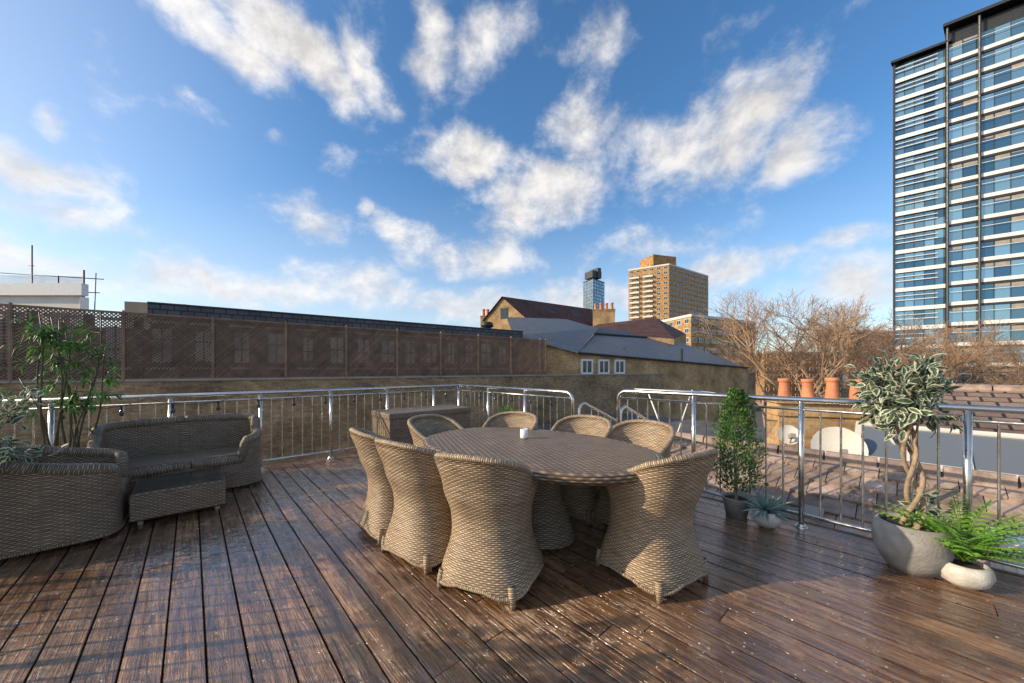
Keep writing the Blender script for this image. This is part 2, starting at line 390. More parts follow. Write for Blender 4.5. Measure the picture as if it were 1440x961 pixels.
rail('metal_railing',D(.1,SW-.02),D(AL,SW-.02),1.06,.8,.9)
e=empty('stair_handrail'); mb=MB()
for oa in (2.9,3.55):
    mb.tube([D(oa,-.1,0),D(oa,-.1,.82),D(oa,-.14,.88),D(oa,-.22,.9),D(oa,-1.6,.35),D(oa,-1.65,.3),D(oa,-1.65,-.7)],.02,12)
    for k in range(1,8):
        f=k/8; mb.tube([D(oa,-.22-1.38*f,.9-.55*f),D(oa,-.22-1.38*f,-.1-.6*f)],.008,6)
obj(mb,'rails',[M['steel']],e,True)
mb=MB()
for k in range(5): mb.obox(D(3.22,-.35-.27*k,-.17*(k+1)),u*.32,n*.14,V((0,0,.02)))
obj(mb,'treads',[M['dark']],e)
e=empty('folding_drying_rack'); mb=MB()
o=W(905,549,6.2); 
for k in range(7): mb.tube([o+V((0,.07*k,0)),o+V((1.05,.07*k-.35,-.03))],.008,6)
mb.tube([o,o+V((0,.45,0))],.012,6); mb.tube([o+V((1.05,-.35,-.03)),o+V((1.05,.1,-.03))],.012,6)
for dx in (.1,.9): mb.tube([o+V((dx,.1,0)),o+V((1-dx,.0,-2.2))],.012,6)
obj(mb,'bars',[M['white']],e,True)

e=empty('string_lights'); mb=MB(); bl=MB()
def string(p,q,k,z):
    pts=[]
    for i in range(k*8+1):
        f=i/(k*8); s=(f*k)%1; pts.append(p.lerp(q,f)+V((0,0,z-.10*4*s*(1-s))))
    mb.tube(pts,.003,5)
    for i in range(k*2):
        j=min(len(pts)-1,i*4+2); c_=pts[j]
        mb.tube([c_,c_+V((0,0,-.05))],.011,6); bl.lathe(c_+V((0,0,-.12)),[(.001,0),(.017,.012),(.023,.03),(.018,.055),(.010,.07)],10)
string(D(.02,.1),D(.02,5.2),6,1.04); string(D(.1,.03),D(2.7,.03),3,1.04)
obj(mb,'cable',[M['black']],e); obj(bl,'bulbs',[M['winglass']],e,True)

# ------------------------------------------------------------ wicker furniture
def tub(w,dp,topf,prof,th,seat,zb,ex=2.3,N=160,K=14,seatfill=True,lean=0.0,wave=0.0):
    sh=MB(); rim=MB()
    pl=[]
    for i in range(2000):
        a=2*math.pi*i/2000+math.pi/2
        x=math.copysign(abs(math.cos(a))**(2/ex),math.cos(a)); y=math.copysign(abs(math.sin(a))**(2/ex),math.sin(a))
        pl.append((x*w/2,y*dp/2))
    cum=[0]
    for i in range(2000):
        q=pl[(i+1)%2000]; cum.append(cum[-1]+math.hypot(q[0]-pl[i][0],q[1]-pl[i][1]))
    tot=cum[-1]; k=0; pt=[]
    for i in range(N):
        g=tot*i/N
        while cum[k+1]<g: k+=1
        pt.append((pl[k],g))
    def pos(xy,z,off=0.0):
        s=prof(z); x,y=xy; r=math.hypot(x,y); f=(r-off)/r
        cf=max(0,(abs(x)/(w/2))*(abs(y)/(dp/2))-.35)*wave*max(0,1-z/.30)
        bk=max(0,-y/(dp/2)); ln=-lean*bk*max(0,(z-seat))/.4
        return V((x*s*f*(1+cf),y*s*f*(1+cf)+ln,z))
    def zbf(xy):
        if not wave: return zb
        x,y=xy; q=(abs(x)/(w/2))*(abs(y)/(dp/2))
        return zb-.035*max(0,min(1,(q-.3)/.3))
    rimp=[]
    for i in range(N):
        (xy,g),(xy2,g2)=pt[i],pt[(i+1)%N]
        if i==N-1: g2=tot
        t1,t2=topf(*xy),topf(*xy2); b1,b2=zbf(xy),zbf(xy2)
        for k in range(K):
            za,zb2=b1+(t1-b1)*k/K,b1+(t1-b1)*(k+1)/K; zc,zd=b2+(t2-b2)*k/K,b2+(t2-b2)*(k+1)/K
            sh.face([pos(xy2,zc),pos(xy,za),pos(xy,zb2),pos(xy2,zd)],uv=[(g2,zc),(g,za),(g,zb2),(g2,zd)])
        if max(t1,t2)>seat+.01:
            K2=8
            for k in range(K2):
                za,zb2=seat+(t1-seat)*k/K2,seat+(t1-seat)*(k+1)/K2; zc,zd=seat+(t2-seat)*k/K2,seat+(t2-seat)*(k+1)/K2
                sh.face([pos(xy,za,th),pos(xy2,zc,th),pos(xy2,zd,th),pos(xy,zb2,th)],uv=[(g,za),(g2,zc),(g2,zd),(g,zb2)])
            sh.face([pos(xy,t1),pos(xy2,t2),pos(xy2,t2,th),pos(xy,t1,th)],uv=[(g,0),(g2,0),(g2,th),(g,th)])
        rimp.append(pos(xy,t1,th*.5))
    if seatfill:
        c_=V((0,0,seat+.012))
        for i in range(N):
            a=pos(pt[i][0],seat,th*.3); b=pos(pt[(i+1)%N][0],seat,th*.3)
            a2=a*.8; a2.z=seat+.012; b2=b*.8; b2.z=seat+.012
            sh.face([a,a2,b2,b],uv=[(a.x,a.y),(a2.x,a2.y),(b2.x,b2.y),(b.x,b.y)])
            sh.face([a2,c_,b2],uv=[(a2.x,a2.y),(0,0),(b2.x,b2.y)])
    rim.tube(rimp+[rimp[0]],th*.56,8,cap=False)
    bt=[pos(p_[0],zbf(p_[0])) for p_ in pt]; rim.tube(bt+[bt[0]],.012,6,cap=False)
    return sh,rim
def lerpt(tb,x):
    for (a,va),(b,vb) in zip(tb[:-1],tb[1:]):
        if x<=b:
            f=(x-a)/(b-a); f=f*f*(3-2*f)
            return va+(vb-va)*f
    return tb[-1][1]
def lin(tb,x):
    if x<=tb[0][0]: return tb[0][1]
    for (a,va),(b,vb) in zip(tb[:-1],tb[1:]):
        if x<=b: return va+(vb-va)*(x-a)/(b-a)
    return tb[-1][1]
SEAT=.42
cprof=[(z,lerpt([(0,1.06),(.05,1.04),(.36,.83),(.46,.84),(.64,.97),(.88,1.12)],z)) for z in np.linspace(0,.9,40)]
def chair_top(x,y):
    th=abs(math.degrees(math.atan2(x,-y)))
    return lin([(0,.875),(20,.872),(40,.855),(60,.81),(80,.735),(100,.68),(120,.655),(134,.64),(141,.60),(147,.43),(180,SEAT+.0)],th)
sh,rim=tub(.60,.58,chair_top,lambda z: lin(cprof,z),.038,SEAT,.085,2.7,160,18,lean=.06,wave=.12)
ch_sh=weld(sh.mesh('chair_shell',[M['wick']],True)); ch_rim=rim.mesh('chair_rim',[M['wickrim']],True)
ft=MB()
for sx in (-1,1):
    for sy in (-1,1):
        x,y=sx*.252,sy*.244
        ft.tube([V((x*.94,y*.94,.12)),V((x*.98,y*.98,.06)),V((x*1.0,y*1.0,0))],[.024,.023,.014],8)
ch_ft=ft.mesh('chair_feet',[M['wickrim']],True)
def chair(x,y,fx,fy):
    rot=math.atan2(-fx,fy)+U(-.04,.04); e=empty('dining_chair',(x,y,0),rot)
    for me,nm in ((ch_sh,'woven_shell'),(ch_rim,'rim'),(ch_ft,'feet')): link(bpy.data.objects.new(nm,me),e)
TM=V((.77,-.64,0)).normalized()
chair(-.13,2.37,.41,.91); chair(.95,2.44,-.51,.86); chair(-.63,2.74,.62,.78); chair(-1.0,3.14,.78,.62)
chair(-.66,3.62,.85,-.5); chair(-.08,3.80,-.45,-.89); chair(.62,3.50,-.6,-.8); chair(1.06,3.16,-.72,-.69)
tc=V((.16,3.03,0)); ta,tbb=1.07,.72
e=empty('oval_dining_table',tc,math.atan2(TM.y,TM.x))
def ell(sc,z,k): 
    w=2*math.pi*k/96; ex=2/2.25
    return V((math.copysign(abs(math.cos(w))**ex,math.cos(w))*(ta-1+sc),math.copysign(abs(math.sin(w))**ex,math.sin(w))*(tbb-1+sc),z))
mb=MB()
for k in range(96):
    pr=[(.96,.675),(.985,.69),(1.0,.705),(1.0,.728),(.992,.741),(.97,.748)]
    for (s1,z1),(s2,z2) in zip(pr[:-1],pr[1:]):
        mb.face([ell(s1,z1,k),ell(s1,z1,k+1),ell(s2,z2,k+1),ell(s2,z2,k)],uv=[(k*.06,z1*1.2),(k*.06+.06,z1*1.2),(k*.06+.06,z2*1.2),(k*.06,z2*1.2)])
    a,b=ell(.97,.748,k),ell(.97,.748,k+1)
    a2,b2=ell(.93,.746,k),ell(.93,.746,k+1)
    mb.face([a,b,b2,a2],uv=[(k*.06,.1),(k*.06+.06,.1),(k*.06+.06,.14),(k*.06,.14)])
    mb.face([a2,b2,V((0,0,.746))],uv=[(a.x,a.y),(b.x,b.y),(0,0)])
    a,b=ell(.96,.675,k),ell(.96,.675,k+1); mb.face([b,a,V((0,0,.675))],uv=[(b.x,b.y),(a.x,a.y),(0,0)])
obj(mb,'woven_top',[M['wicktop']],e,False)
mb=MB(); prf=[(.40,0.02),(.36,.12),(.29,.30),(.27,.42),(.31,.58),(.40,.675)]
mb.lathe((0,0,0),prf,40,sq=.75); obj(mb,'pedestal',[M['wick2']],e,True)
e=empty('candle_holder'); mb=MB(); q=W(737,616,F*(H-.752)/(616-HY)); q.z=.749
mb.lathe(q,[(0.0,0),(.032,0),(.036,.01),(.036,.085),(.031,.085),(.031,.05),(0,.05)],20); obj(mb,'cup',[M['white']],e,True)

def sofa(name,w,dp,h,loc,face,arm=.58,th=.09,seat=.33):
    def tf(x,y):
        yy=(y+dp/2)/dp; ax=abs(x)
        if y>dp*.25 and ax<w/2-.17: return seat
        base=lin([(0,h),(.12,h),(.35,h-.05),(.6,arm+.03),(.85,arm),(.97,arm-.03),(1.0,arm-.12)],yy)
        if yy<.3: base=h-.0+ (-.03*(ax/(w/2))**4)
        if y>dp*.25 and ax<w/2-.13: return seat+(base-seat)*(ax-(w/2-.17))/.04
        return base
    prf=lambda z: lin([(0,1.0),(.05,1.0),(.3,.975),(.5,.985),(.8,1.02)],z)
    sh,rim=tub(w,dp,tf,prf,th,seat,.04,5.0,220,12)
    rot=math.atan2(-face.x,face.y); e=empty(name,loc,rot)
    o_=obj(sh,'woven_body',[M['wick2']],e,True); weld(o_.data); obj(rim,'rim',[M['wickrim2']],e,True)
    cu=MB()
    ww,dd=w/2-.13,dp/2-.10
    for z0,z1,s0_,s1_ in ((seat+.0,seat+.05,1,1),(seat+.05,seat+.065,1,.97)):
        for (ax,ay),(bx,by) in (((-1,-1),(1,-1)),((1,-1),(1,1)),((1,1),(-1,1)),((-1,1),(-1,-1))):
            cu.face([V((ax*ww*s0_,ay*dd*s0_+.05,z0)),V((bx*ww*s0_,by*dd*s0_+.05,z0)),V((bx*ww*s1_,by*dd*s1_+.05,z1)),V((ax*ww*s1_,ay*dd*s1_+.05,z1))])
    s1_=.97; cu.face([V((-ww*s1_,-dd*s1_+.05,seat+.065)),V((ww*s1_,-dd*s1_+.05,seat+.065)),V((ww*s1_,dd*s1_+.05,seat+.065)),V((-ww*s1_,dd*s1_+.05,seat+.065))])
    obj(cu,'seat_pad',[M['wick2']],e)
    ff=MB()
    for sx in (-1,1):
        for sy in (-1,1): ff.tube([V((sx*(w/2-.08),sy*(dp/2-.08),0)),V((sx*(w/2-.08),sy*(dp/2-.08),.06))],.02,8)
    obj(ff,'feet',[M['dark']],e)
sofa('wicker_loveseat',1.42,.76,.77,D(.46,4.03),u)
sofa('wicker_armchair',.84,.78,.70,D(1.27,4.80),-n,.58)
e=empty('coffee_table'); mb=MB()
def D4(a0,a1,s0,s1,z): return [D(a0,s0,z),D(a1,s0,z),D(a1,s1,z),D(a0,s1,z)]
def ringbox(mb,a0,a1,s0,s1,lv):
    for (i0,z0),(i1,z1) in zip(lv[:-1],lv[1:]):
        A=D4(a0+i0,a1-i0,s0+i0,s1-i0,z0); B=D4(a0+i1,a1-i1,s0+i1,s1-i1,z1)
        for k in range(4):
            j=(k+1)%4; mb.face([A[j],A[k],B[k],B[j]])
    i1,z1=lv[-1]; mb.face(D4(a0+i1,a1-i1,s0+i1,s1-i1,z1)[::-1])
ringbox(mb,.90,1.48,3.72,4.37,[(.02,.04),(.0,.06),(.0,.27),(.008,.285),(.02,.292)])
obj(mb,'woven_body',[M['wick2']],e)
mb=MB(); mb.obox(D(1.19,4.045,.3005),u*.28,n*.315,V((0,0,.004))); obj(mb,'glass_top',[M['tglass']],e)
mb=MB()
for a in (.96,1.42):
    for s in (3.78,4.31): mb.tube([D(a,s,0),D(a,s,.05)],.02,8)
obj(mb,'feet',[M['conc']],e)
e=empty('wicker_storage_box'); mb=MB()
ringbox(mb,.18,.85,.32,1.78,[(.01,.03),(.0,.05),(.0,.62),(.005,.63)]); ringbox(mb,.165,.865,.305,1.795,[(.01,.634),(.0,.64),(.0,.70),(.012,.715),(.03,.72)])
obj(mb,'woven_body',[M['wick2']],e)
mb=MB()
for a in (.24,.79):
    for s in (.38,1.72): mb.tube([D(a,s,0),D(a,s,.04)],.02,8)
obj(mb,'feet',[M['dark']],e)

# ------------------------------------------------------------ plants
def rdir(zb=0): 
    v=V((random.gauss(0,1),random.gauss(0,1),random.gauss(0,1)+zb)); return v.normalized()
def pot(e,c,prof,mat):
    mb=MB(); mb.lathe(c,prof,32); obj(mb,'pot',[mat],e,True)
    r,z=prof[-1]; mb=MB(); zz=max(p[1] for p in prof)-.025; mb.lathe(c,[(0,zz),(r*1.0,zz-.004)],24); obj(mb,'soil',[M['soil']],e)
def ficus(c,pr,ph,ctz,rx,rz,nl,mat):
    e=empty('variegated_ficus'); pot(e,c,[(0,0),(pr*.55,0),(pr*.8,ph*.2),(pr,ph*.55),(pr*.97,ph*.85),(pr*.86,ph),(pr*.80,ph),(pr*.86,ph*.85)],mat)
    tr=MB(); lf=MB(); ctr=V((c[0],c[1],ctz))
    for k in range(3):
        pts=[]; ph0=k*2.1
        for i in range(16):
            f=i/15; r=.045*(1-.3*f); z=ph*.85+(ctz-.15-ph*.85)*f
            pts.append(V((c[0]+math.cos(ph0+f*7)*r+.03*math.sin(f*5),c[1]+math.sin(ph0+f*7)*r,z)))
        tr.tube(pts,[.017-.006*i/15 for i in range(16)],7)
        for j in range(10):
            b=pts[-1 if j>3 else -3-j]; d=rdir(.9); d=V((d.x,d.y,abs(d.z))); ln=U(.5,.9)
            end=ctr+V((d.x*rx*ln,d.y*rx*ln,rdir().z*rz*.75+ .04)); mid=b.lerp(end,.5)+V((0,0,.03))
            tr.tube([b,mid,end],[.007,.005,.002],5)
            for q in range(int(nl/30)):
                p=mid.lerp(end,U(0,1.15))+rdir()*U(0,.10)
                o=(p-ctr); dd=(o.normalized()*.8+rdir()*.9+V((0,0,-.15)))
                lf.oval(p,dd,(o.normalized()*.7+V((0,0,.8))+rdir()*.6),U(.06,.10),U(.030,.046),bend=U(.1,.5),col=U(.65,1.25))
    for q in range(24):
        p=V((c[0]+U(0,.16),c[1]+U(-.08,.05),U(ph+.02,ph+.3))); lf.oval(p,rdir(.3),rdir(1),U(.05,.09),.035,col=U(.7,1.2))
    obj(tr,'trunk',[M['bark']],e,True); obj(lf,'leaves',[M['lfv']],e)
ficus((2.75,2.45,0),.195,.33,1.20,.35,.29,720,M['ceram'])
ficus((-3.80,2.44,0),.15,.3,.90,.46,.34,640,M['ceram'])
ficus(tuple(D(3.45,5.12)),.17,.33,1.12,.38,.34,420,M['ceram'])  # out of view, added to throw a leafy shadow across the near boards
e=empty('cypress_topiary'); c=V((2.12,3.36,0)); pot(e,c,[(0,0),(.085,0),(.12,.17),(.125,.18),(.11,.18),(.105,.16)],M['ceram'])
lf=MB(); tr=MB(); tr.tube([c+V((0,0,.15)),c+V((0,0,1.0))],[.014,.004],6)
for k in range(4600):
    f=R()**.85; z=.24+.95*f; rr=.215*(math.sin(min(1,f*3.2+.25)*math.pi/2))*(1-f)**.5+.012; rr*=U(.5,1.12)
    a=U(0,2*math.pi); rr*=1+.16*math.sin(a*3+z*14)+.12*math.sin(a*5-z*23)
    p=c+V((math.cos(a)*rr,math.sin(a)*rr,z)); d=V((math.cos(a)*.6,math.sin(a)*.6,.8))+rdir()*.5
    lf.leaf(p,d,V((math.cos(a),math.sin(a),.3))+rdir()*.6,U(.02,.045),U(.009,.017),col=U(.55,1.45))
obj(tr,'trunk',[M['bark']],e); obj(lf,'leaves',[M['lfc']],e)
e=empty('agave_plant'); c=V((2.24,3.13,0)); pot(e,c,[(0,0),(.05,0),(.095,.035),(.115,.08),(.10,.125),(.085,.14),(.075,.14),(.08,.12)],M['cream'])
lf=MB()
for k in range(46):
    a=k*2.4; el_=U(.1,1.25); b=c+V((0,0,.13)); L=U(.17,.27); d=V((math.cos(a)*math.cos(el_),math.sin(a)*math.cos(el_),math.sin(el_)))
    pts=[b+d*L*f+V((0,0,-.07*f*f*math.cos(el_))) for f in (0,.35,.7,1)]
    lf.tube(pts,[.009,.012,.008,.001],5,col=U(.8,1.3))
obj(lf,'leaves',[M['lfa']],e,True)
e=empty('potted_fern'); c=V((2.89,2.28,0)); pot(e,c,[(0,0),(.06,0),(.11,.04),(.13,.09),(.12,.135),(.105,.15),(.095,.15),(.10,.13)],M['cream'])
lf=MB()
for k in range(54):
    a=k*2.4+U(-.2,.2); L=U(.30,.46); up=U(.6,1.45); pts=[]
    for i in range(15):
        f=i/14; rr=L*f*math.cos(up*(1-.4*f)); z=L*(math.sin(up)*f*1.3-.4*f*f)
        pts.append(c+V((math.cos(a)*rr,math.sin(a)*rr,.15+z)))
    lf.tube(pts,.0022,4,cap=False,col=.7); cc=U(.75,1.3)
    for i in range(1,15):
        dd=(pts[i]-pts[i-1]).normalized(); sd=dd.cross(UP).normalized(); wl=.065*math.sin(math.pi*min(1,(i/14*.85+.12)))+.008
        for sg in (-1,1):
            lf.leaf(pts[i],sd*sg+dd*.45+V((0,0,-.1)),UP,wl,.021,bend=.15,col=cc*U(.9,1.1))
obj(lf,'fronds',[M['lff']],e)
e=empty('potted_bamboo'); c=D(.42,4.90); pot(e,c,[(0,0),(.13,0),(.17,.3),(.175,.32),(.155,.32),(.15,.29)],M['dark'])
lf=MB(); tr=MB()
for k in range(12):
    a=k*2.39; b=c+V((math.cos(a)*.08,math.sin(a)*.08,.28)); rr=U(.06,.34); tp=c+V((math.cos(a)*rr,math.sin(a)*rr,U(1.62,2.02) if k%4 else U(1.1,1.3)))
    pts=[b.lerp(tp,f)+V((.03*math.sin(f*6+k),.03*math.cos(f*5+k),0)) for f in np.linspace(0,1,9)]
    tr.tube(pts,[.011-.0007*i for i in range(9)],7)
    for j in range(9):
        f=U(.5,1.0) if j>5 else U(.82,1); p=pts[min(8,int(f*8))]; d=rdir(.15); d.z*=.5; end=p+d*U(.08,.22)+V((0,0,.03)); tr.tube([p,end],[.003,.0015],4,cap=False)
        for q in range(8):
            pp=p.lerp(end,U(.5,1.05)); dd=V((d.x,d.y,d.z-.4))+rdir()*.75
            lf.leaf(pp,dd,UP+rdir()*.4,U(.09,.15),U(.016,.026),bend=U(.1,.4),col=U(.6,1.5))
obj(tr,'canes',[M['cane']],e,True); obj(lf,'leaves',[M['lfb']],e)
e=empty('potted_shrub'); c=D(2.1,.55); pot(e,c,[(0,0),(.12,0),(.16,.36),(.165,.38),(.14,.38),(.135,.36)],M['ceram'])
lf=MB()
for k in range(500):
    d=rdir(.5); lf.leaf(c+V((0,0,.6))+V((d.x*.2,d.y*.2,d.z*.24))*U(.4,1),d,rdir(),U(.03,.06),.018,col=U(.9,1.8))
obj(lf,'leaves',[M['lfc']],e)

mb=MB(); mb.lathe((0,0,-12),[(0.01,0),(3500,0)],64); obj(mb,'ground',[M['ground']])

# ------------------------------------------------------------ left brick wall + lattice fence + building
f0=V((-11.95,8.3,0)); fd=V((13.7,10.1,0)).normalized(); fn=V((fd.y,-fd.x,0))
def Fp(t_,o=0.,z=0.): return f0+fd*t_+fn*o+V((0,0,z))
e=empty('brick_party_wall'); mb=MB()
T0,T1=-9,17.02; 
mb.obox(Fp((T0+44.3)/2,-.2,-5.5),fd*((44.3-T0)/2),fn*.2,V((0,0,6.55))); obj(mb,'wall',[M['brick']],e)
mb=MB(); mb.obox(Fp((T0+44.3)/2,-.2,1.085),fd*((44.3-T0)/2),fn*.24,V((0,0,.03))); obj(mb,'coping',[M['conc']],e)
e=empty('lattice_fence'); mb=MB(); hh=1.78; zb=1.12; sp_=.078
def slat(t0_,z0_,t1_,z1_,o):
    a=Fp(t0_,o,z0_); b=Fp(t1_,o,z1_); d_=(b-a); L=d_.length
    if L<.03: return
    d_/=L; mb.obox((a+b)/2,d_*L/2,fn.cross(d_).normalized()*.0135,fn*.004,col=U(.7,1.2))
pw=1.83; x=T0
while x<T1-.2:
    x1=min(x+pw,T1); w_=x1-x-.06; xs=x+.03
    k=-hh
    while k<w_:
        a0=max(0,k); a1=min(w_,k+hh)
        if a1>a0:
            slat(xs+a0,zb+a0-k,xs+a1,zb+a1-k,.006); slat(xs+w_-a0,zb+a0-k,xs+w_-a1,zb+a1-k,-.006)
        k+=sp_
    for z_ in (zb,zb+hh): mb.obox(Fp((x+x1)/2,0,z_),fd*((x1-x)/2),fn*.02,V((0,0,.022)),col=1.2)
    for x_ in (x+.015,x1-.015): mb.obox(Fp(x_,.024,zb+hh/2),fd*.02,fn*.016,V((0,0,hh/2+.02)),col=1.3)
    mb.obox(Fp(x1,0.0,zb+hh/2),fd*.012,fn*.05,V((0,0,hh/2+.06)),col=1.4)
    x=x1
obj(mb,'panels',[simple('lattice_wood',(.22,.14,.095),.85,0,.3,3,0,attr=True)],e)

def facade(mb,p0,p1,z0,z1,fh,bay,ww,wh,nrm,mw=1,mf=2,sill=.9,off=0.0):
    d=(p1-p0); L=d.length; d=d/L; k=max(1,int(L/bay)); b=L/k; nf=int((z1-z0)/fh)
    for f in range(nf):
        for i in range(k):
            c=p0+d*(b*(i+.5)); zc=z0+f*fh+sill+wh/2+off
            if zc+wh/2>z1-.2: continue
            c=V((c.x,c.y,zc)); w2=ww/2
            mb.obox(c+nrm*.02,d*w2,nrm*.03,V((0,0,wh/2)),m=mw,col=U(.2,1))
            for sx in (-1,1): mb.obox(c+d*(sx*w2)+nrm*.05,d*.05,nrm*.06,V((0,0,wh/2+.05)),m=mf)
            for sz in (-1,1): mb.obox(c+V((0,0,sz*wh/2))+nrm*.045,d*(w2-.055),nrm*.05,V((0,0,.06)),m=mf)
            mb.obox(c+nrm*.045,d*.035,nrm*.04,V((0,0,wh/2-.065)),m=mf)
def building(name,pts,z0,z1,wall,fh=3.,bay=3.,ww=1.6,wh=1.4,bands=True,bandmat='stone',roof='felt',glass='winglass',frame='white'):
    e=empty(name); mb=MB(); wn_=MB(); bd=MB(); N=len(pts)
    cen=sum(pts,V((0,0,0)))/N
    for i in range(N):
        a,b=pts[i],pts[(i+1)%N]; d=(b-a); nr=V((d.y,-d.x,0)).normalized()
        if nr.dot((a+b)/2-cen)<0: nr=-nr
        A=V((a.x,a.y,z0)); B=V((b.x,b.y,z0)); A1=V((a.x,a.y,z1)); B1=V((b.x,b.y,z1)); L=d.length
        mb.face([A,B,B1,A1],uv=[(0,z0),(L,z0),(L,z1),(0,z1)])
        if nr.y<.35: facade(wn_,a,b,z0,z1,fh,bay,ww,wh,nr,0,1)
        if bands:
            bd.obox(V(((a.x+b.x)/2,(a.y+b.y)/2,z1+.1))+nr*.02,d/2+d.normalized()*.1,nr*.2,V((0,0,.4)))
    mb.face([V((p.x,p.y,z1)) for p in pts],m=1)
    obj(mb,'walls',[M[wall],M[roof]],e)
    if wn_.f: obj(wn_,'windows',[M[glass],M[frame]],e)
    if bands: obj(bd,'parapet',[M[bandmat]],e)
    return e
e=empty('long_slate_building'); bo=-3.0
def Lp(t_,o,z): return f0+fd*t_+fn*(bo+o)+V((0,0,z))
mb=MB(); mb.obox(Lp((2.3+17.8)/2-.3,-3,-4.3),fd*7.75,fn*3,V((0,0,7.7))); mb.obox(Lp(-4,-3.5,-4.6),fd*6,fn*3,V((0,0,7.35)))
obj(mb,'walls',[simple('grey_render',(.085,.075,.07),.85,0,.3,.6,.1)],e)
mb=MB()
for k in range(24):
    tt=-8.5+k*1.08; mb.obox(Lp(tt,.02,2.2),fd*U(.16,.30),fn*.03,V((0,0,U(.45,.62))),m=0); mb.obox(Lp(tt+.54,.08,2.0),fd*.10,fn*.08,V((0,0,1.1)),m=1)
    mb.obox(Lp(tt,.05,2.2),fd*.02,fn*.03,V((0,0,.62)),m=1); mb.obox(Lp(tt,.05,2.2+U(-.2,.2)),fd*.3,fn*.03,V((0,0,.025)),m=1)
    mb.obox(Lp(tt,.06,1.42),fd*.36,fn*.06,V((0,0,.04)),m=2); mb.obox(Lp(tt,.06,3.0),fd*.36,fn*.05,V((0,0,.04)),m=2)
obj(mb,'windows',[simple('frosted_pane',(.34,.34,.33),.4,0,.6,.9,0),M['dark'],M['conc']],e)
mb=MB(); A=[Lp(2.0,.35,3.56),Lp(17.6,.35,3.60),Lp(17.4,-2.2,4.0),Lp(2.6,-2.2,3.95)]; mb.face(A,m=1)
A2=[Lp(2.0,.35,3.08),Lp(17.6,.35,3.14)]; mb.face([A2[0],A2[1],A[1],A[0]],m=0); mb.face([A[0],A[3],Lp(2.6,-2.2,3.3),A2[0]],m=1); mb.face([A[2],A[1],A2[1],Lp(17.4,-2.2,3.3)],m=1)
mb.tube([Lp(2.0,.36,3.57),Lp(17.6,.36,3.61)],.035,6,m=1)
obj(mb,'roof',[M['slate'],M['dark']],e)
mb=MB(); mb.tube([Lp(2.0,.4,3.12),Lp(17.6,.4,3.18)],.05,8); obj(mb,'gutter',[M['dark']],e)
building('rendered_block',[W(175,440,22),W(262,440,23),W(262,440,30),W(175,440,30)],-12,H+(520-424)/F*22,'tan',bands=False,ww=1.)
building('white_roof_building',[W(-260,430,24),W(118,430,24),W(112,430,34),W(-260,430,34)],-12,H+(520-410)/F*24,'stone',bands=True,bandmat='white')
e=empty('scaffolding'); mb=MB()
def sc(px0,py0,px1,py1,d,r=.04): mb.tube([W(px0,py0,d),W(px1,py1,d)],r,6)
sc(45,520,45,345,25); sc(118,520,118,380,24.5,.05); sc(0,384,146,393,25,.03); sc(0,408,140,412,25,.03); sc(-60,520,-60,360,25); sc(82,440,82,388,25); sc(130,520,135,384,26,.03); sc(48,374,40,374,25,.02)
obj(mb,'poles',[M['dark']],e,True)
mb=MB(); mb.face([W(0,387,25.1),W(118,389,25.1),W(118,411,25.1),W(0,409,25.1)])
mnet,t,b=newmat('debris_netting'); S(b,t,col=(.45,.40,.36),rough=.9); tp=t.add('ShaderNodeBsdfTransparent'); mx=t.add('ShaderNodeMixShader'); mx.inputs[0].default_value=.45
t.l.new(tp.outputs[0],mx.inputs[1]); t.l.new(b.outputs[0],mx.inputs[2]); t.l.new(mx.outputs[0],t.n['Material Output'].inputs[0])
obj(mb,'netting',[mnet],e)

# ------------------------------------------------------------ mid houses
e=empty('gabled_brick_house'); mb=MB()
g0,g1=W(682,450,42),W(738,450,40); ap=W(707,419,41); back=V((13,9,0))
zt=g0.z
def dn(p,z=-12): return V((p.x,p.y,z))
mb.face([dn(g0),dn(g1),V((g1.x,g1.y,zt)),ap,V((g0.x,g0.y,zt))]); mb.face([dn(g1),dn(g1+back),V((g1.x+back.x,g1.y+back.y,zt)),V((g1.x,g1.y,zt))])
obj(mb,'walls',[M['brick2']],e)
mb=MB(); gd=(g1-g0); gd.z=0; gn=V((gd.y,-gd.x,0)).normalized(); ov=gn*.25; k1=V((g1.x,g1.y,zt))+ (V((g1.x,g1.y,zt))-ap)*.12; k0=V((g0.x,g0.y,zt))+(V((g0.x,g0.y,zt))-ap)*.12
ap2=ap+V((0,0,.12))
k1.z+=.12;k0.z+=.12
mb.face([k1+ov,k1+back,ap2+back,ap2+ov]); mb.face([ap2+ov,ap2+back,k0+back,k0+ov]); obj(mb,'roof',[M['redtile']],e)
mb=MB(); cc_=(g0+g1)/2
mb.obox(V((cc_.x,cc_.y,zt+.6))+gn*.05,gd.normalized()*.45,gn*.06,V((0,0,.6)))
obj(mb,'window',[M['winglass']],e)
mb=MB(); rd=back.normalized(); sl2=(k1-ap2)
for f in (.35,.62):
    q=ap2+back*f+sl2*.45; mb.obox(q+V((.02,0,.10)),rd*.38,sl2.normalized()*.45,V((0,0,.05)))
obj(mb,'rooflights',[M['winglass']],e)
def tubes_pots(mb,c,dirv,k,sp,h,r,m=0):
    for i in range(k):
        q=c+dirv*((i-(k-1)/2)*sp); hk=h*U(.88,1.05); r_=r*U(.9,1.05); mb.lathe(q,[(r_*1.05,0),(r_*1.0,hk*.1),(r_*.8,hk*.75),(r_*.82,hk*.8),(r_*1.02,hk*.84),(r_*1.02,hk),(r_*.75,hk),(r_*.7,hk*.5)],18,m=m)
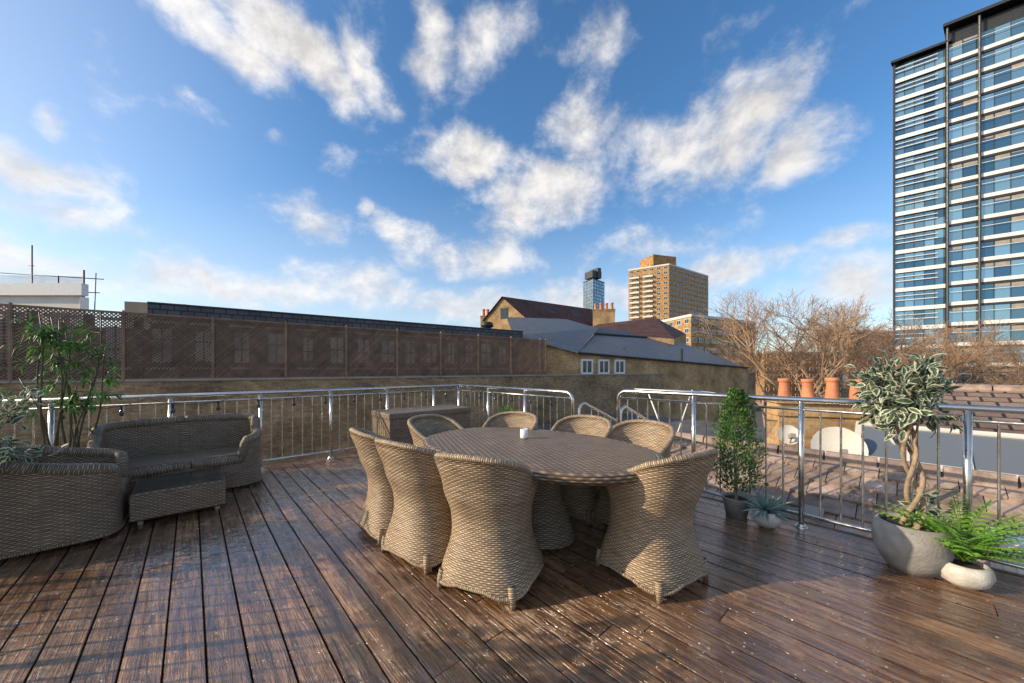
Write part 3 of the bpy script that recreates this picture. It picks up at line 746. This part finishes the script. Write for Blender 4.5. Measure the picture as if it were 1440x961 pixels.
def chimney(name,c,L,T,z0,z1,ang,k,ph,pr,mat='brick2'):
    e=empty(name); mb=MB(); mb.box(V((c.x,c.y,(z0+z1)/2)),L,T,z1-z0,ang); mb.box(V((c.x,c.y,z1+.04)),L+.12,T+.12,.08,ang); mb.box(V((c.x,c.y,z1-.18)),L+.07,T+.07,.07,ang); obj(mb,'stack',[M[mat]],e)
    mb=MB(); tubes_pots(mb,V((c.x,c.y,z1+.08)),V((math.cos(ang),math.sin(ang),0)),k,L/k,ph,pr); obj(mb,'pots',[M['terra']],e,True)
for px,py,d_,wd,k in ((683,446,43,1.0,2),(849,437,44,2.6,4)):
    c=W(px,py,d_); chimney('chimney_stack',c,wd,1.1,c.z-5,c.z,-.2,k,.9,.2)
e=empty('slate_roof_house'); mb=MB()
mb.face([W(722,472,21),W(812,497,21),W(842,462,32),W(796,449,36)]) 
mb.face([W(712,446,30),W(722,472,21),W(796,449,36)])
mb.face([W(812,497,21),W(1052,518,30),W(948,478,38),W(836,470,30)])
mb.face([W(836,470,30),W(948,478,38),W(930,470,42),W(842,462,32)])
obj(mb,'roof',[M['slate']],e)
mb=MB(); 
a,b,c_,d_=W(812,497,21.2),W(1052,518,30.2),W(948,478,38.5),W(722,472,21.5)
mb.face([dn(a),dn(b),b,a]); mb.face([dn(d_),dn(a),a,d_]); mb.face([dn(b),dn(c_),c_,b]); obj(mb,'walls',[M['brick2']],e)
mb=MB(); b3=a.lerp(b,.22); facade(mb,V((a.x,a.y,0)),V((b3.x,b3.y,0)),a.z-1.6,a.z+.3,1.8,1.2,.8,.8,(V((b.y-a.y,-(b.x-a.x),0))).normalized(),0,1,sill=.4); obj(mb,'dormer_windows',[M['winglass'],M['white']],e)
mb=MB()
for px,py in ((877,500),(893,512),(903,507),(958,500)): 
    q=W(px,py,26); mb.tube([q-V((0,0,.5)),q+V((0,0,.5))],.12,8)
mb.tube([W(812,496,20.9),W(1052,517,29.9)],.06,8); mb.tube([W(836,469,29.9),W(948,477,37.9)],.1,6)
obj(mb,'vents_and_gutters',[M['dark']],e)
e=empty('hipped_roof_house'); mb=MB()
A=[W(818,466,36),W(948,477,34),W(922,447,42),W(842,456,42)]; mb.face(A); mb.face([W(948,477,34),W(965,470,46),W(922,447,42)]); obj(mb,'roof',[M['redtile']],e)
mb=MB(); mb.face([dn(A[0]),dn(A[1]),A[1],A[0]]); mb.face([dn(A[1]),dn(W(965,470,46)),W(965,470,46),A[1]]); obj(mb,'walls',[M['brick2']],e)
mb=MB(); q=W(685,462,24); mb.lathe(q-V((0,0,.2)),[(.3,0),(.3,.25),(.42,.3),(.42,.5),(.3,.62),(0,.66)],14); e=empty('roof_vent'); obj(mb,'cowl',[M['black']],e,True)

# ------------------------------------------------------------ distant blocks
def corner_building(name,pl,pm,pr,ytop,dm,dl,dr,wall,**k):
    L_,Mm,R_=W(pl,520,dl),W(pm,520,dm),W(pr,520,dr)
    back=L_+(R_-Mm)
    return building(name,[L_,Mm,R_,back],-12,H+(HY-ytop)/F*dm,wall,**k)
ap1=corner_building('brick_tower_block',884,941,996,372,200,212,226,'bricktower',fh=2.9,bay=3.4,ww=2.0,wh=1.3,bandmat='stone',frame='stone')
mb=MB(); L_,Mm=W(884,520,212),W(941,520,200); d_=(Mm-L_); nr=V((d_.y,-d_.x,0)).normalized()
for f in range(19):
    z=-2+f*2.9+5
    if z+1.2<H+(HY-372)/F*200: 
        for cc in (.16,.5):
            c=L_+d_*cc; mb.obox(V((c.x,c.y,z))+nr*.8,d_*.12,nr*.9,V((0,0,.5)))
obj(mb,'balconies',[M['stone']],ap1)
mb=MB(); c=W(925,520,212); mb.box(V((c.x,c.y,H+(HY-366)/F*205)),16,12,6,.3); obj(mb,'plant_room',[M['bricktower']],ap1)
corner_building('brick_apartment_block',929,972,1062,444,110,125,128,'bricktower',fh=3.,bay=3.2,ww=2.0,wh=1.4)
corner_building('brick_apartment_block',1190,1200,1300,466,130,150,135,'bricktower',fh=3.,bay=3.,ww=1.5,wh=1.3)
corner_building('brick_apartment_block',1062,1075,1185,496,160,175,165,'bricktower',fh=3.,bay=3.6,ww=1.5,wh=1.3)
sk=corner_building('glass_skyscraper',820,834,850,392,420,440,440,'dark',fh=4,bay=3.5,ww=2.6,wh=3.0,bandmat='dark',glass='glass')
c=W(834,520,430); mb=MB(); mb.box(V((c.x,c.y,H+(HY-388)/F*430)),14,14,8,.5); mb.box(V((c.x+3,c.y,H+(HY-386)/F*430)),5,14,12,.5); obj(mb,'skyscraper_crown',[M['dark']],sk)
e=empty('glass_spire'); mb=MB(); q=W(862,520,700); tp=V((q.x,q.y,H+(HY-423)/F*700)); 
bs=[q+V((-10,0,-12)),q+V((0,-10,-12)),q+V((10,0,-12)),q+V((0,10,-12))]
for i in range(4): mb.face([bs[i],bs[(i+1)%4],tp],c=.8)
obj(mb,'facets',[M['glass']],e)
e=empty('distant_buildings'); mb=MB()
for k in range(34):
    px=560+k*32+U(-8,8); d_=U(190,330); hh_=U(500,512) if px>1000 else U(485,505); w_=U(18,34)
    c=W(px,520,d_); zt_=H+(HY-hh_)/F*d_; an=U(-.5,.5); mb.box(V((c.x,c.y,(zt_-12)/2)),w_,12,zt_+12,an,m=random.choice((0,0,1,2)))
obj(mb,'blocks',[M['bricktower'],M['conc'],M['stone']],e)

# ------------------------------------------------------------ office tower
e=empty('glass_office_building'); E0=V((69.9,65,0)); ou=V((.77,-.638,0)).normalized(); on=V((-.638,-.77,0)).normalized()
def O(t_,o,z): return E0+ou*t_+on*o+V((0,0,z))
gl=MB(); wh_=MB(); dk=MB(); body=MB(); bl_=MB()
def prism(mb,pts,z0,z1):
    N=len(pts)
    for i in range(N):
        a,b=pts[i],pts[(i+1)%N]; mb.face([V((a.x,a.y,z0)),V((b.x,b.y,z0)),V((b.x,b.y,z1)),V((a.x,a.y,z1))])
    mb.face([V((p.x,p.y,z1)) for p in pts])
prism(body,[O(0.05,-.25,0),O(6,-.25,0),O(12,-16,0),O(4.5,-16,0)],-12,56.8); prism(body,[O(6.02,-.1,0),O(46,-.1,0),O(46,-16,0),O(10,-16,0)],-12,59.2)
obj(body,'core',[M['dark']],e)
fh=3.45; nfl=20
def pane(t0,t1,o,z0,z1):
    tx,tz=U(-.006,.006),U(-.006,.006)
    gl.face([O(t0,o-tx-tz,z0),O(t1,o+tx-tz,z0),O(t1,o+tx+tz,z1),O(t0,o-tx+tz,z1)],c=random.choice((U(.75,1),U(.3,.9),U(.0,.4),U(0,.3))))
for f in range(nfl):
    z=-12.2+f*fh
    if z+fh<57.2:
        for i in range(5):
            a=i*1.2; pane(a,a+1.2,0,z+.7,z+1.95); pane(a,a+1.2,0,z+1.95,z+fh)
            dk.obox(O(a+1.2,.06,z+fh/2),ou*.03,on*.06,V((0,0,fh/2)))
        wh_.obox(O(2.95,.15,z+.35),ou*3.0,on*.22,V((0,0,.34))); wh_.obox(O(2.6,.3,z+1.95),ou*2.5,on*.08,V((0,0,.06))); wh_.obox(O(2.6,.3,z+2.7),ou*2.5,on*.08,V((0,0,.05)))
        dk.obox(O(2.95,.17,z+.0),ou*3.0,on*.12,V((0,0,.05)))
    t_=6.2; i=0
    while t_<40:
        w1=1.62; pane(t_,t_+w1,.3,z+.95,z+fh); dk.obox(O(t_+w1,.36,z+.95+(fh-.95)/2),ou*.03,on*.05,V((0,0,(fh-.95)/2)))
        if R()<.3:
            hb=U(.25,.9); bl_.obox(O(t_+w1/2,.325,z+fh-hb/2),ou*(w1/2-.05),on*.004,V((0,0,hb/2)))
        t_+=w1; i+=1
    wh_.obox(O(23,.4,z+.62),ou*16.9,on*.13,V((0,0,.30))); dk.obox(O(23,.36,z+.12),ou*16.9,on*.13,V((0,0,.16))); wh_.obox(O(23,.75,z+2.55),ou*16.9,on*.02,V((0,0,.035)))
for t_ in (6.1,9.5,14.5,19.5,24.5,29.5,34.5): dk.tube([O(t_,.85,-12),O(t_,.85,59.8)],.16,8)
dk.obox(O(-.05,.1,22.5),ou*.12,on*.3,V((0,0,34.6)))
prism(dk,[O(-.6,1.0,0),O(6.4,1.0,0),O(11,-10,0),O(2.6,-10,0)],57.0,57.4); prism(dk,[O(5.5,1.4,0),O(44,1.4,0),O(44,-10,0),O(8.5,-10,0)],59.6,60.1)
obj(gl,'glazing',[M['glass']],e); obj(wh_,'spandrels',[M['white']],e); obj(dk,'steelwork',[M['dark']],e); obj(bl_,'blinds',[M['conc']],e)

# ------------------------------------------------------------ right roofs
e=empty('tiled_roof'); mb=MB(); A0,A1=3.1,12.0; sl_=.467
def rz(s): return -.4+sl_*(-s-.2)
r=0; s=-.2
while s>-1.68:
    a=A0-(.135 if r%2 else 0)
    if A0<3.5 and s>-.9: a+=.81
    while a<A1:
        w_=.262; ctr=D(a+.135,s-.125,rz(s-.12)+U(-.003,.004)+.014)
        sv=(-n+V((0,0,sl_-.13))).normalized(); nv=u.cross(sv).normalized()
        mb.obox(ctr,u*w_/2+V((0,0,U(-.002,.002))),sv*.15,nv*.012,col=U(.65,1.3)); a+=.27
    s-=.215; r+=1
a=A0
while a<A1:
    mb.tube([D(a,-1.72,rz(-1.72)+.0),D(a+.43,-1.72,rz(-1.72)+.0)],.09,10,col=U(.7,1.2)); a+=.45
obj(mb,'tiles',[M['tile']],e)
mb=MB(); mb.face([D(A0+.8,-.2,-.43),D(A1,-.2,-.43),D(A1,-1.72,rz(-1.72)-.03),D(A0+.0,-1.72,rz(-1.72)-.03)]); mb.face([D(A0,-1.72,rz(-1.72)-.03),D(A1,-1.72,rz(-1.72)-.03),D(A1,-3.3,-.45),D(A0,-3.3,-.45)])
mb.face([D(A0+.8,-.2,-.43),D(A0,-1.72,rz(-1.72)-.03),D(A0,-3.3,-.45)]); obj(mb,'sarking',[M['tileshade']],e)
mb=MB(); mb.tube([D(A0+.8,-.17,-.42),D(A1,-.17,-.42)],.05,8); obj(mb,'gutter',[M['dark']],e)
mb=MB(); mb.obox(D((A0+A1)/2+.5,-1.8,-6.3),u*((A1-A0)/2-.52),n*1.5,V((0,0,5.8))); obj(mb,'walls',[M['brick']],e)
mb=MB(); q=D(5.35,-.75,rz(-.75)+.05); mb.obox(q,u*.09,(-n+V((0,0,sl_))).normalized()*.07,V((0,0,.03))); obj(mb,'vent',[M['conc']],e)
gsk=glassy('skylight_glass',(.20,.225,.24),.25,.10,False)
for a in (6.25,7.85):
    e=empty('roof_skylight'); sv=(-n+V((0,0,.5))).normalized(); nv=u.cross(sv).normalized(); 
    if nv.z<0: nv=-nv
    ctr=D(a,-2.78,.40); mb=MB()
    for sx in (-1,-.33,.33,1): mb.obox(ctr+u*(sx*.70),u*(.035 if abs(sx)==1 else .018),sv*.43,nv*.05)
    for sy in (-1,1):
        for sx in (-.665,0,.665): mb.obox(ctr+sv*(sy*.395)+u*sx*.70,u*.19,sv*.035,nv*.048)
    mb.obox(ctr-V((0,0,.32)),u*.68,n*.34,V((0,0,.12)))
    obj(mb,'frame',[M['stone']],e); mb=MB(); 
    mb.obox(ctr+nv*.02,u*.664,sv*.358,nv*.008,col=.9)
    obj(mb,'glass',[gsk],e)
e=empty('rear_tiled_roof'); mb=MB(); a0,a1=5.62,16
mb.face([D(a0,-3.5,.42),D(a1,-3.5,.42),D(a1,-6.0,1.04),D(a0,-6.0,1.04)]); mb.face([D(a0,-6.0,1.04),D(a1,-6,1.04),D(a1,-8.5,.3),D(a0,-8.5,.3)])
mb.face([D(a0,-3.5,.42),D(a0,-6,1.04),D(a0,-8.5,.3),D(a0,-8.5,-12),D(a0,-3.5,-12)],m=1); mb.face([D(a0,-3.5,.42),D(a0,-3.5,-12),D(a1,-3.5,-12),D(a1,-3.5,.42)],m=1)
a=a0
while a<a1: mb.tube([D(a,-6,1.04),D(a+.43,-6,1.04)],.09,10,m=2,col=U(.7,1.2)); a+=.45
obj(mb,'roof',[M['tileshade'],M['brick'],M['tile']],e)
e=empty('flat_roof_building'); mb=MB(); mb.obox(D(4.0,-9,-6.6),u*9,n*5.6,V((0,0,5.4))); obj(mb,'walls',[M['brick']],e)
mb=MB(); mb.obox(D(4.0,-9,-1.17),u*9.05,n*5.65,V((0,0,.03))); obj(mb,'roof',[M['felt']],e)
c=W(1170,560,6.0); chimney('chimney_stack',c,1.72,.5,-3,c.z-.08,math.radians(-16),5,.33,.10,'brick2')
def dish(px,py,d_,r_,yaw):
    e=empty('satellite_dish'); mb=MB(); q=W(px,py,d_); fw=V((math.sin(yaw),-math.cos(yaw),.35)).normalized(); sx=fw.cross(UP).normalized(); sy=sx.cross(fw)
    N=24; rings=[]
    for i in range(6):
        f=i/5; rings.append([q+sx*(math.cos(w_)*r_*f)+sy*(math.sin(w_)*r_*f)+fw*(f*f*r_*.25) for w_ in [2*math.pi*j/N for j in range(N)]])
    for i in range(5):
        for j in range(N): mb.face([rings[i][j],rings[i][(j+1)%N],rings[i+1][(j+1)%N],rings[i+1][j]] if i else [q,rings[1][j],rings[1][(j+1)%N]])
    obj(mb,'reflector',[M['stone']],e,True); mb=MB(); mb.tube([q-sy*r_*.95,q+fw*r_*.9-sy*r_*.25],.01,6); mb.obox(q+fw*r_*.9-sy*.25*r_,sx*.03,sy*.03,fw*.05); mb.tube([q,q-fw*.1,q-fw*.12-V((0,0,.8))],.02,8); obj(mb,'arm',[M['conc']],e)
dish(1177,632,4.75,.29,-.5); dish(1108,612,5.1,.14,-.3); dish(1252,628,4.7,.16,.9)
e=empty('plastic_crate'); mb=MB(); c=D(6.62,-.32,0)
for f_,(w2,z0,z1) in enumerate(((.20,-.2,.16),(.22,.16,.2))): mb.obox(c+V((0,0,(z0+z1)/2)),u*w2,n*(w2*.7),V((0,0,(z1-z0)/2)))
for k in range(-3,4): mb.obox(c+u*k*.055+n*.143,u*.008,n*.006,V((0,0,.15)))
obj(mb,'box',[M['white']],e)

# ------------------------------------------------------------ bare trees
def tree_mesh(seed,height,levels=7):
    rnd=random.Random(seed); mb=MB()
    def rec(p,d,L,r,lv):
        q=p+d*L; mid=(p+q)/2+V((rnd.gauss(0,1),rnd.gauss(0,1),rnd.gauss(0,1)))*L*.05
        mb.tube([p,mid,q],[r,r*.85,r*.68],6 if lv<3 else 3,cap=False)
        if lv>=levels: return
        k=2 if lv<1 else rnd.choice((2,3,3))
        if lv>=levels-2: k=3
        for i in range(k):
            ax=V((rnd.gauss(0,1),rnd.gauss(0,1),rnd.gauss(0,.5)))
            nd=(d+ax.normalized()*rnd.uniform(.45,.9)+V((0,0,.10))).normalized()
            rec(q if i<2 else mid,nd,L*rnd.uniform(.66,.86),max(.018,r*rnd.uniform(.58,.74)),lv+1)
    rec(V((0,0,0)),V((0,0,1)),height*.30,height*.016,0)
    return mb.mesh('tree_branches',[M['twig']])
tm=[tree_mesh(3,22,8),tree_mesh(11,20,8)]
def tree(px,ytop,d_,k,rot,hh=None):
    q=W(px,520,d_); me=tm[k]; zt=H+(HY-ytop)/F*d_; top=max(v.co.z for v in me.vertices); s=(zt+12)/top
    e=empty('bare_tree',(q.x,q.y,-12),rot); e.scale=(s*1.0,s*1.0,s); link(bpy.data.objects.new('branches',me),e)
tree(1130,398,48,0,0); tree(1120,410,52,1,2.); tree(1185,425,60,1,1.); tree(1075,450,55,1,3.); tree(1275,470,50,0,2.); tree(1330,450,45,1,4.2); tree(1400,455,50,0,5.); tree(1455,470,48,1,2.2); tree(1230,485,70,0,4.); tree(1160,440,75,0,1.2)
print('verts',sum(len(m.vertices) for m in bpy.data.meshes))
